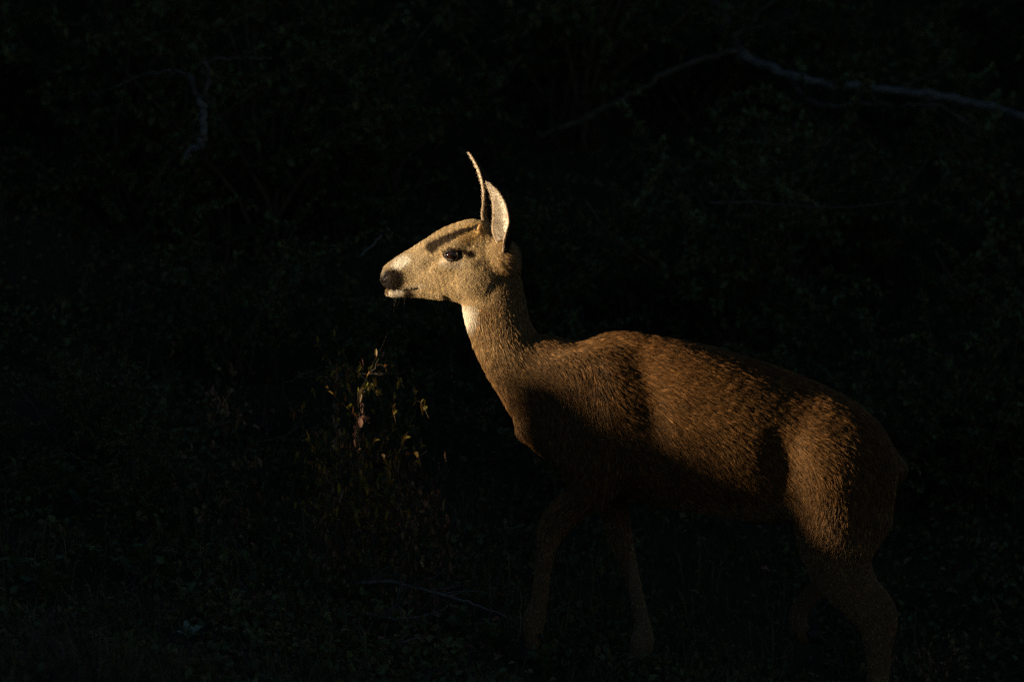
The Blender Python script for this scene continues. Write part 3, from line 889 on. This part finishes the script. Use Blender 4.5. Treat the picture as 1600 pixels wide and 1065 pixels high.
# ---- colour of the coat, per place on the animal
def ellm(px, py, cx, cy, rx, ry, rot=0, soft=.35):
    c, s_ = math.cos(R(rot)), math.sin(R(rot))
    x = (px - cx) * c - (py - cy) * s_; y = (px - cx) * s_ + (py - cy) * c
    q = np.sqrt((x / rx) ** 2 + (y / ry) ** 2)
    return np.clip((1 + soft - q) / (2 * soft), 0, 1)
def polym(px, py, pts, w0, w1):
    pts = np.array(pts, float); best = np.full(len(px), 0.0)
    n = len(pts) - 1
    for i in range(n):
        d = pts[i + 1] - pts[i]
        t = np.clip(((px - pts[i, 0]) * d[0] + (py - pts[i, 1]) * d[1]) / (d @ d), 0, 1)
        dist = np.hypot(px - pts[i, 0] - t * d[0], py - pts[i, 1] - t * d[1])
        w = w0 + (w1 - w0) * (i + t) / n
        best = np.maximum(best, np.clip((1.4 - dist / w) * 1.4, 0, 1))
    return best
def lerp(a, b, m): return a + (np.array(b) - a) * np.clip(m, 0, 1)[:, None]
def coat(P, isear, inner, u, v):
    px = P[:, 0] / S + 800; py = 1060 - P[:, 2] / S; y = P[:, 1]
    n1 = noise3(P, 3, .12); n2 = noise3(P, 5, .03)
    px = px + 1.6 * noise3(P, 6, .012); py = py + 1.4 * noise3(P, 7, .012)
    c = np.tile(np.array([.135, .073, .031]), (len(P), 1))
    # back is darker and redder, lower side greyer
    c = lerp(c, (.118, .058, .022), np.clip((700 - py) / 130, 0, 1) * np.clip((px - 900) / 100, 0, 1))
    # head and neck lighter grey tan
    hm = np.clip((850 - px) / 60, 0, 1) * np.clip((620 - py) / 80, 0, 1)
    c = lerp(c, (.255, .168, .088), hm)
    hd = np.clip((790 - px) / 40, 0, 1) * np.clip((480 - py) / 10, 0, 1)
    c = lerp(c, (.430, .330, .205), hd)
    # muzzle greyer
    c = lerp(c, (.415, .330, .225), hd * np.clip((690 - px) / 40, 0, 1) * np.clip((440 - py) / 20, 0, 1))
    c = lerp(c, (.46, .31, .14), hd * ellm(px, py, 735, 364, 22, 14, 20))
    # legs tan
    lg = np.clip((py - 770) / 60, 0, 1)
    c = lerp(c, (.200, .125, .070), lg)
    # marks on the face, and the painted brow shadow
    c = lerp(c, (.92, .88, .82), hd * ellm(px, py, 625, 411, 15, 8, 33))
    c = lerp(c, (.55, .48, .40), hd * ellm(px, py, 645, 448, 18, 5, 8) * .55)
    c = lerp(c, (.75, .66, .55), hd * ellm(px, py, 691, 408, 7, 5, 40))
    c = lerp(c, (.50, .42, .33), hd * ellm(px, py, 708, 413, 20, 6, 8) * .8)
    c = lerp(c, (.022, .014, .010), hd * polym(px, py, [(672, 386), (686, 379), (706, 368), (728, 359), (746, 353)], 8.5, 2.6))  # brow shadow painted in as a dark stripe across the forehead
    c = lerp(c, (.030, .020, .014), hd * polym(px, py, [(720, 390), (730, 394), (737, 397)], 3.0, 5.5))
    c = lerp(c, (.045, .03, .02), hd * .85 * polym(px, py, [(690, 392), (700, 388), (716, 388), (726, 394)], 2.5, 2.5))
    c = lerp(c, (.05, .035, .022), hd * .6 * polym(px, py, [(741, 374), (746, 368), (752, 358)], 1.6, 2.4))
    c = lerp(c, (.07, .045, .03), hd * .6 * ellm(px, py, 744, 410, 8, 6, 60))
    c = lerp(c, (.010, .007, .006), hd * ellm(px, py, 611, 438, 20, 18, 30, .2))
    c = lerp(c, (.018, .012, .010), hd * polym(px, py, [(602, 450), (616, 453), (634, 453), (650, 450)], 3.2, 1.8))
    c = lerp(c, (.66, .60, .52), hd * ellm(px, py, 616, 459, 13, 5, 8, .25))
    c = lerp(c, (.04, .028, .02), hd * ellm(px, py, 637, 459, 8, 5, 0))
    # throat patch
    c = lerp(c, (.93, .90, .85), ellm(px, py, 727, 492, 15, 19, -15, .6) * np.clip((.062 - np.abs(y)) / .02, 0, 1) * (py > 474))
    # rump and tail
    c = lerp(c, (.16, .11, .075), ellm(px, py, 1412, 745, 20, 55, 0) * .6)
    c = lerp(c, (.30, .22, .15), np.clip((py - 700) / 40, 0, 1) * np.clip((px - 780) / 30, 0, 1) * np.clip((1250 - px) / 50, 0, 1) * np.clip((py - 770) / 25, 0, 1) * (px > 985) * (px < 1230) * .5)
    # ears: dark brown outside, whitish fur inside
    ce = np.tile(np.array([.085, .062, .045]), (len(P), 1))
    ce = lerp(ce, (.90, .83, .74), inner)
    ce = lerp(ce, (.15, .10, .07), inner * np.clip(n2 * 1.2, 0, 1) * .35)
    ce = lerp(ce, (.58, .46, .34), np.clip((np.abs(v) - .86) / .08, 0, 1))
    c = np.where(isear[:, None] > .5, ce, c)
    c = c * (1 + .10 * n1 + .07 * n2)[:, None]
    return np.clip(c, .004, .95)
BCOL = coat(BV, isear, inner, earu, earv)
# per-vertex normals
def vnormals(V, Q):
    n = np.cross(V[Q[:, 2]] - V[Q[:, 0]], V[Q[:, 3]] - V[Q[:, 1]])
    N = np.zeros_like(V)
    for j in range(4):
        for c in range(3): N[:, c] += np.bincount(Q[:, j], n[:, c], len(V))
    return N / (np.linalg.norm(N, axis=1)[:, None] + 1e-12)
BN = vnormals(BV, BQ)

deer_origin = D(1000, 1085, 0)
deer = empty('mule_deer', deer_origin)
tag(deer, 'brown deer walking with raised head and upright ears, half lit by low sun', 'deer')
OFS = -deer_origin
# skin under the fur
m_skin, nt, b = new_mat('deer_hide')
at = nt.nodes.new('ShaderNodeAttribute'); at.attribute_name = 'coat'
mul = nt.nodes.new('ShaderNodeMix'); mul.data_type = 'RGBA'; mul.blend_type = 'MULTIPLY'; mul.inputs[0].default_value = 1
nzs = nt.nodes.new('ShaderNodeTexNoise'); nzs.inputs['Scale'].default_value = 180; nzs.inputs['Detail'].default_value = 5
tcs = nt.nodes.new('ShaderNodeTexCoord'); nt.links.new(tcs.outputs['Object'], nzs.inputs['Vector'])
mrs = nt.nodes.new('ShaderNodeMapRange'); mrs.inputs['To Min'].default_value = .40; mrs.inputs['To Max'].default_value = .80
nt.links.new(nzs.outputs['Fac'], mrs.inputs['Value'])
nt.links.new(at.outputs['Color'], mul.inputs[6]); nt.links.new(mrs.outputs[0], mul.inputs[7])
nt.links.new(mul.outputs[2], b.inputs['Base Color'])
at2 = nt.nodes.new('ShaderNodeAttribute'); at2.attribute_name = 'bare'
mrr = nt.nodes.new('ShaderNodeMapRange'); mrr.inputs['To Min'].default_value = .85; mrr.inputs['To Max'].default_value = .36
nt.links.new(at2.outputs['Fac'], mrr.inputs['Value']); nt.links.new(mrr.outputs[0], b.inputs['Roughness'])
b.inputs['Specular IOR Level'].default_value = .09
bps = nt.nodes.new('ShaderNodeBump'); bps.inputs['Strength'].default_value = .7; bps.inputs['Distance'].default_value = .002
nt.links.new(nzs.outputs['Fac'], bps.inputs['Height']); nt.links.new(bps.outputs[0], b.inputs['Normal'])
bpx = BV[:, 0] / S + 800; bpy_ = 1060 - BV[:, 2] / S
bare = ellm(bpx, bpy_, 600, 431, 6.5, 11, 10, .3)
bare = np.maximum(bare, ellm(bpx, bpy_, 708, 397.5, 14.5, 8.5, -8, .1) * (np.abs(BV[:, 1]) > .025))
bare *= (isear < .5)
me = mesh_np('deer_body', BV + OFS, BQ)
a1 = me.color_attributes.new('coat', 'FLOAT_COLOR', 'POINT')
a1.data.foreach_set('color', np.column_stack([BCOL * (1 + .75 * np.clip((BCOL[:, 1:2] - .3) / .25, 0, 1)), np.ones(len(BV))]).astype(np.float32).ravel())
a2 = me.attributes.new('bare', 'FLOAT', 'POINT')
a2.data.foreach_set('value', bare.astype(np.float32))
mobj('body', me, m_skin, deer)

# ---- the fur itself: single combed hairs
TRI = np.vstack([BQ[:, [0, 1, 2]], BQ[:, [0, 2, 3]]])
tp = BV[TRI]
area = .5 * np.linalg.norm(np.cross(tp[:, 1] - tp[:, 0], tp[:, 2] - tp[:, 0]), axis=1)
cen = tp.mean(1)
cpx = cen[:, 0] / S + 800; cpy = 1060 - cen[:, 2] / S
headm = np.clip((810 - cpx) / 30, 0, 1) * np.clip((500 - cpy) / 30, 0, 1)
earT = isear[TRI[:, 0]]
dens = np.where(cen[:, 1] < .04, 1.0, .35) * (1 + 8.5 * headm)
dens = np.where(earT > .5, np.where(inner[TRI[:, 0]] > .5, .35, 2.6), dens)
legT = np.clip((cpy - 800) / 60, 0, 1)
dens *= (1 + .4 * legT)
dens *= 1 - np.clip(bare[TRI].mean(1) * 1.6, 0, 1)
NH = 760000
cum = np.cumsum(area * dens)
pick = np.searchsorted(cum, rng.random(NH) * cum[-1])
r1 = np.sqrt(rng.random(NH)); r2 = rng.random(NH)
bw = np.column_stack([1 - r1, r1 * (1 - r2), r1 * r2])
T3 = TRI[pick]
def bary(A): return (A[T3] * bw[..., None]).sum(1) if A.ndim == 2 else (A[T3] * bw).sum(1)
hp = bary(BV); hn = bary(BN); hn /= np.linalg.norm(hn, axis=1)[:, None] + 1e-9
hf = bary(BFLOW)
hear = bary(isear); hin = bary(inner); hu = bary(earu); hv = bary(earv)
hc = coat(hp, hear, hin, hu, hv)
hx = hp[:, 0] / S + 800; hy = 1060 - hp[:, 2] / S
hh = np.clip((812 - hx) / 30, 0, 1) * np.clip((500 - hy) / 30, 0, 1)
nk = np.clip((860 - hx) / 40, 0, 1) * np.clip((640 - hy) / 40, 0, 1)
ln = .024 * np.ones(NH)
ln = ln + (.017 - ln) * nk
ln = ln + (.0062 - ln) * hh
ln = np.where(hear > .5, np.where(hin > .5, .008, .005), ln)
ln = ln + (.008 - ln) * np.clip((hy - 800) / 90, 0, 1)
ruff = ellm(hx, hy, 785, 408, 16, 16)                     # longer hair behind the jaw, under the ear
ln = ln + .012 * ruff * (hear < .5)
ln *= rng.uniform(.7, 1.25, NH)
# comb: flow, low-frequency swirl, clump jitter
sw = np.column_stack([noise3(hp, 11, .10), noise3(hp, 12, .10), noise3(hp, 13, .10)])
cl = np.column_stack([noise3(hp, 21, .018), noise3(hp, 22, .018), noise3(hp, 23, .018)])
amp = np.where(hear > .5, .25, 1.0)[:, None] * (1 - .5 * hh)[:, None]
d = hf + amp * (.16 * sw + .16 * cl) + rng.normal(size=(NH, 3)) * .14
d -= hn * (d * hn).sum(1)[:, None]
d /= np.linalg.norm(d, axis=1)[:, None] + 1e-9
lift = np.where(hear > .5, .40, .18 + .16 * hh) * rng.uniform(.55, 1.5, NH) + .04 * cl[:, 0]
lift = np.clip(lift + .25 * ruff, .12, 1.1)
# clumps of a few hairs share a shade and draw together at their tips
cw = hp + .004 * np.column_stack([noise3(hp, 71, .02), noise3(hp, 72, .02), noise3(hp, 73, .02)])
csz = np.where(hear > .5, .004, .0044 - .0019 * hh)
ck = np.floor(cw / csz[:, None]).astype(np.int64)
key = (ck[:, 0] * 73856093) ^ (ck[:, 1] * 19349663) ^ (ck[:, 2] * 83492791)
_, inv = np.unique(key, return_inverse=True)
nc = inv.max() + 1
crand = rng.normal(size=nc)[inv]
ctip = hp + d * ln[:, None]
cnt_ = np.bincount(inv, minlength=nc)
cmean = np.column_stack([np.bincount(inv, ctip[:, c], nc) / cnt_ for c in range(3)])[inv]
pull = (cmean - ctip) * .35
pl = np.linalg.norm(pull, axis=1)[:, None]
pull *= np.minimum(1, .3 * ln[:, None] / (pl + 1e-9)) * (pl < .004)
lift = lift * np.exp(.10 * crand)
K = 4
HP = np.zeros((NH, K, 3))
for i in range(K):
    t = i / (K - 1)
    HP[:, i] = hp - hn * (.001 - .0008 * hh)[:, None] + d * (ln * t * (.85 + .1 * t))[:, None] + hn * (ln * lift * (1 - (1 - t) ** 1.6) * (1 - .25 * t * t))[:, None]
    HP[:, i, 2] -= ln * .12 * t * t
    HP[:, i] += pull * (t * t)
rr = np.where(hear > .5, .00030, .00037 - .00008 * hh) * rng.uniform(.75, 1.3, NH)
prof = np.array([1, .95, .7, .12])
RAD = rr[:, None] * prof[None]
# single-hair colour: agouti mix of dark and golden hairs
g = rng.random(NH)
bright = np.clip((hc[:, 1] - .3) / .25, 0, 1)
val = np.exp((rng.normal(size=NH) * (.30 - .08 * hh) + crand * np.where(hear > .5, .15, .30 - .12 * hh)) * (1 - .75 * bright))
val *= np.where(g < .22, np.maximum(.45 + .2 * hh, bright), 1.0)
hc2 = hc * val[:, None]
gold = (g > .80) & (hear < .5) & (hc.max(1) < .45)
hc2 = np.where(gold[:, None], hc2 * np.array([1.50, 1.38, 1.15]), hc2)
# whiskers and brow bristles
wk = []
for k in range(22):
    if k < 12: p0 = D(random.uniform(608, 634), random.uniform(438, 460), -.022 * random.choice([1, 1, -1])); dv = np.array([-.5 + random.gauss(0, .5), -.6 + random.gauss(0, .5), -.9 + random.gauss(0, .35)]); L = random.uniform(.02, .055)
    else: p0 = D(random.uniform(678, 716), 0, 0); p0[2] = (1060 - np.interp(p0[0] / S + 800, [678, 716], [372, 352])) * S; p0[1] = -.012; dv = np.array([-.7, -.2, .8]) + np.array([random.gauss(0, .3) for _ in range(3)]); L = random.uniform(.012, .030)
    dv = dv / np.linalg.norm(dv)
    wk.append([p0 + dv * L * t + np.array([0, 0, -.25 * L * t * t]) for t in np.linspace(0, 1, K)])
wk = np.array(wk)
HP = np.concatenate([HP, wk]); RAD = np.concatenate([RAD, np.tile(.00009 * prof, (len(wk), 1))])
hc2 = np.vstack([hc2, np.tile([.25, .20, .14], (len(wk), 1))])
NT = len(HP)
fur = bpy.data.hair_curves.new('fur')
fur.add_curves([K] * NT)
fur.attributes['position'].data.foreach_set('vector', (HP + OFS).astype(np.float32).ravel())
ra = fur.attributes.get('radius') or fur.attributes.new('radius', 'FLOAT', 'POINT')
ra.data.foreach_set('value', RAD.astype(np.float32).ravel())
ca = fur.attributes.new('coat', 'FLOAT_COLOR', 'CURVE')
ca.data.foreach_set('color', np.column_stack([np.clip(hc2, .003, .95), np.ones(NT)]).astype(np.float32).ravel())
m_fur = bpy.data.materials.new('deer_fur'); m_fur.use_nodes = True
nt = m_fur.node_tree
nt.nodes.remove(nt.nodes['Principled BSDF'])
at = nt.nodes.new('ShaderNodeAttribute'); at.attribute_name = 'coat'
hi = nt.nodes.new('ShaderNodeHairInfo')
rp = nt.nodes.new('ShaderNodeValToRGB')
el = rp.color_ramp.elements
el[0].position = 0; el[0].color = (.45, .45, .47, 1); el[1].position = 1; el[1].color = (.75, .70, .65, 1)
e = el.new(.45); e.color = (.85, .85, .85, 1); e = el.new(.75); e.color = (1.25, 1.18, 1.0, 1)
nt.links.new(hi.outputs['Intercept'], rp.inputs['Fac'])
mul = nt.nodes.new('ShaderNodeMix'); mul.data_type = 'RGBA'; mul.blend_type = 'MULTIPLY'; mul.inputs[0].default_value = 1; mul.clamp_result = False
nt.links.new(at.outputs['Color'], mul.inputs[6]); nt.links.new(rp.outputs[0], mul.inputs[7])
hb = nt.nodes.new('ShaderNodeBsdfPrincipled')
hb.inputs['Roughness'].default_value = .45; hb.inputs['Specular IOR Level'].default_value = .22; hb.inputs['Specular Tint'].default_value = (1.0, .82, .6, 1)
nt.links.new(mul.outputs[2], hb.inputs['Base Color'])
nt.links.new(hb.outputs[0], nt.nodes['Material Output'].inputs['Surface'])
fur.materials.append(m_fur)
fo = bpy.data.objects.new('fur', fur)
link(fo, deer)
tag(fo, 'short agouti coat, tan face and white throat patch')

# ---- eyes, lids, antler buds, hooves
m_eye, nt, b = new_mat('deer_eye')
tc = nt.nodes.new('ShaderNodeTexCoord')
sx = nt.nodes.new('ShaderNodeSeparateXYZ'); nt.links.new(tc.outputs['Object'], sx.inputs[0])
v1 = nt.nodes.new('ShaderNodeVectorMath'); v1.operation = 'MULTIPLY'; v1.inputs[1].default_value = (1.0, 0, 1.6)
nt.links.new(tc.outputs['Object'], v1.inputs[0])
v2 = nt.nodes.new('ShaderNodeVectorMath'); v2.operation = 'LENGTH'; nt.links.new(v1.outputs[0], v2.inputs[0])
rp = nt.nodes.new('ShaderNodeValToRGB'); el = rp.color_ramp.elements
el[0].position = .30; el[0].color = (.004, .003, .003, 1); el[1].position = .36; el[1].color = (.040, .016, .007, 1)
e = el.new(.62); e.color = (.022, .009, .004, 1); e = el.new(.72); e.color = (.006, .004, .003, 1)
sc_ = nt.nodes.new('ShaderNodeMath'); sc_.operation = 'MULTIPLY'; sc_.inputs[1].default_value = 1 / .021
nt.links.new(v2.outputs['Value'], sc_.inputs[0]); nt.links.new(sc_.outputs[0], rp.inputs['Fac'])
nt.links.new(rp.outputs[0], b.inputs['Base Color'])
b.inputs['Roughness'].default_value = .04; b.inputs['Coat Weight'].default_value = 1.0; b.inputs['Coat Roughness'].default_value = .02
m_lid = noisy_mat('eyelid_skin', [(.010, .007, .006), (.022, .014, .010)], 200, .34, .3, 600)
m_tear = noisy_mat('wet_lid_rim', [(.30, .24, .22), (.45, .38, .36)], 200, .12, 0, spec=.8)
m_nub = noisy_mat('antler_bone', [(.45, .25, .09), (.62, .40, .18)], 90, .5, .3, 300)
m_hoof = noisy_mat('hoof_horn', [(.012, .010, .009), (.035, .028, .022)], 60, .42, .3, 200)
def sphere(r, nu=24, nv=16, sc=(1, 1, 1)):
    V = []; Fq = []
    for i in range(nv + 1):
        th = math.pi * i / nv
        for j in range(nu):
            ph = 2 * math.pi * j / nu
            V.append((r * sc[0] * math.sin(th) * math.cos(ph), r * sc[1] * math.sin(th) * math.sin(ph), r * sc[2] * math.cos(th)))
    for i in range(nv):
        for j in range(nu):
            Fq.append((i * nu + j, i * nu + (j + 1) % nu, (i + 1) * nu + (j + 1) % nu, (i + 1) * nu + j))
    return np.array(V), np.array(Fq)[:, ::-1]
eV, eF = sphere(.0205)
eye_me = mesh_np('eye', eV, eF)
for sgn in (-1, 1):
    c = D(707, 397.5, sgn * .0415)
    o = mobj('eye', eye_me, m_eye, deer, c + OFS)
    if sgn > 0: o.rotation_euler = (0, 0, math.pi)
    lid = MB()
    th = np.linspace(0, 2 * math.pi, 41)
    ex = 14.2 * np.cos(th); ez = np.where(np.sin(th) > 0, 7.4, 7.8) * np.sin(th) * (1 - .18 * np.cos(th) ** 2)
    rot = R(-7)
    X = (ex * math.cos(rot) - ez * math.sin(rot)) * S; Z = (ex * math.sin(rot) + ez * math.cos(rot)) * S
    rad2 = np.minimum(X * X + Z * Z, .0207 ** 2 * .97)
    Yd = np.sqrt(.0207 ** 2 - rad2) * .9 + .0005
    lid.tube(np.column_stack([X, sgn * Yd, Z])[:-1].tolist() + [[X[0], sgn * Yd[0], Z[0]]], .0021 + .0012 * np.clip(np.sin(th), 0, 1), 8, cap=False)
    lo = mobj('eyelid', lid.mesh('eyelid'), m_lid, deer, c + OFS)
    tl = MB(); sel = (th > math.pi * 1.04) & (th < math.pi * 1.90)
    tl.tube(np.column_stack([X * .86, sgn * (Yd + .0016), Z * .86])[sel], .0009, 6)
    mobj('tear_line', tl.mesh('tear_line'), m_tear, lo)
    nub = MB()
    p = D(747.5, 358, sgn * .042)
    ax = np.array([.35, sgn * .35, .95]); ax /= np.linalg.norm(ax)
    tt = np.array([0, .3, .6, .85, 1.0])
    nub.tube(p + ax * (tt * .017)[:, None], [.0042, .0042, .0038, .0028, .0008], 10)
    mobj('antler_bud', nub.mesh('antler_bud'), m_nub, deer, OFS)
def hoof(px, py, yc, ang, sc=1.0):
    """two toes and dew claws; ang tilts the toe direction in the side plane (0 = pointing left, sole flat)"""
    g = MB()
    for sgn in (-1, 1):
        rows = []
        # profile stations from coronet to sole: (x back, x front, z)
        for xb, xf, z, w in [(.018, -.016, 0, .0105), (.020, -.024, -.013, .0125), (.021, -.036, -.027, .0135), (.020, -.044, -.036, .0125)]:
            n = 14
            th = np.arange(n) * 2 * math.pi / n
            cx = (xb + xf) / 2; rx = (xb - xf) / 2
            taper = np.where(np.cos(th) < 0, 1 - .35 * np.cos(th) ** 2, 1)
            rows.append(np.column_stack([cx + rx * np.cos(th), sgn * .0135 + w * np.sin(th) * taper, np.full(n, z)]))
        V = np.vstack(rows); n = 14
        Fq = [(i * n + j, i * n + (j + 1) % n, (i + 1) * n + (j + 1) % n, (i + 1) * n + j) for i in range(3) for j in range(n)]
        V = np.vstack([V, V[-n:].mean(0), V[:n].mean(0)])
        Fq += [(3 * n + j, 3 * n + (j + 1) % n, 4 * n, 4 * n) for j in range(n)] + [((j + 1) % n, j, 4 * n + 1, 4 * n + 1) for j in range(n)]
        g.add(V * sc, np.array(Fq))
        dc = np.array([[.016, sgn * .010, .040], [.025, sgn * .011, .032], [.030, sgn * .011, .020]]) * sc
        g.tube(dc, [.006, .006, .002], 8)
    V = np.vstack(g.v)
    c, s_ = math.cos(ang), math.sin(ang)
    g.v = [np.column_stack([v[:, 0] * c + v[:, 2] * s_, v[:, 1], -v[:, 0] * s_ + v[:, 2] * c]) for v in g.v]
    return mobj('hoof', g.mesh('hoof'), m_hoof, deer, D(px, py, yc) + OFS)
hoof(829, 1008, -.085, R(8)); hoof(1001, 1050, .085, R(14)); hoof(1347, 1146, -.09, R(12)); hoof(1268, 1005, .09, R(-118))
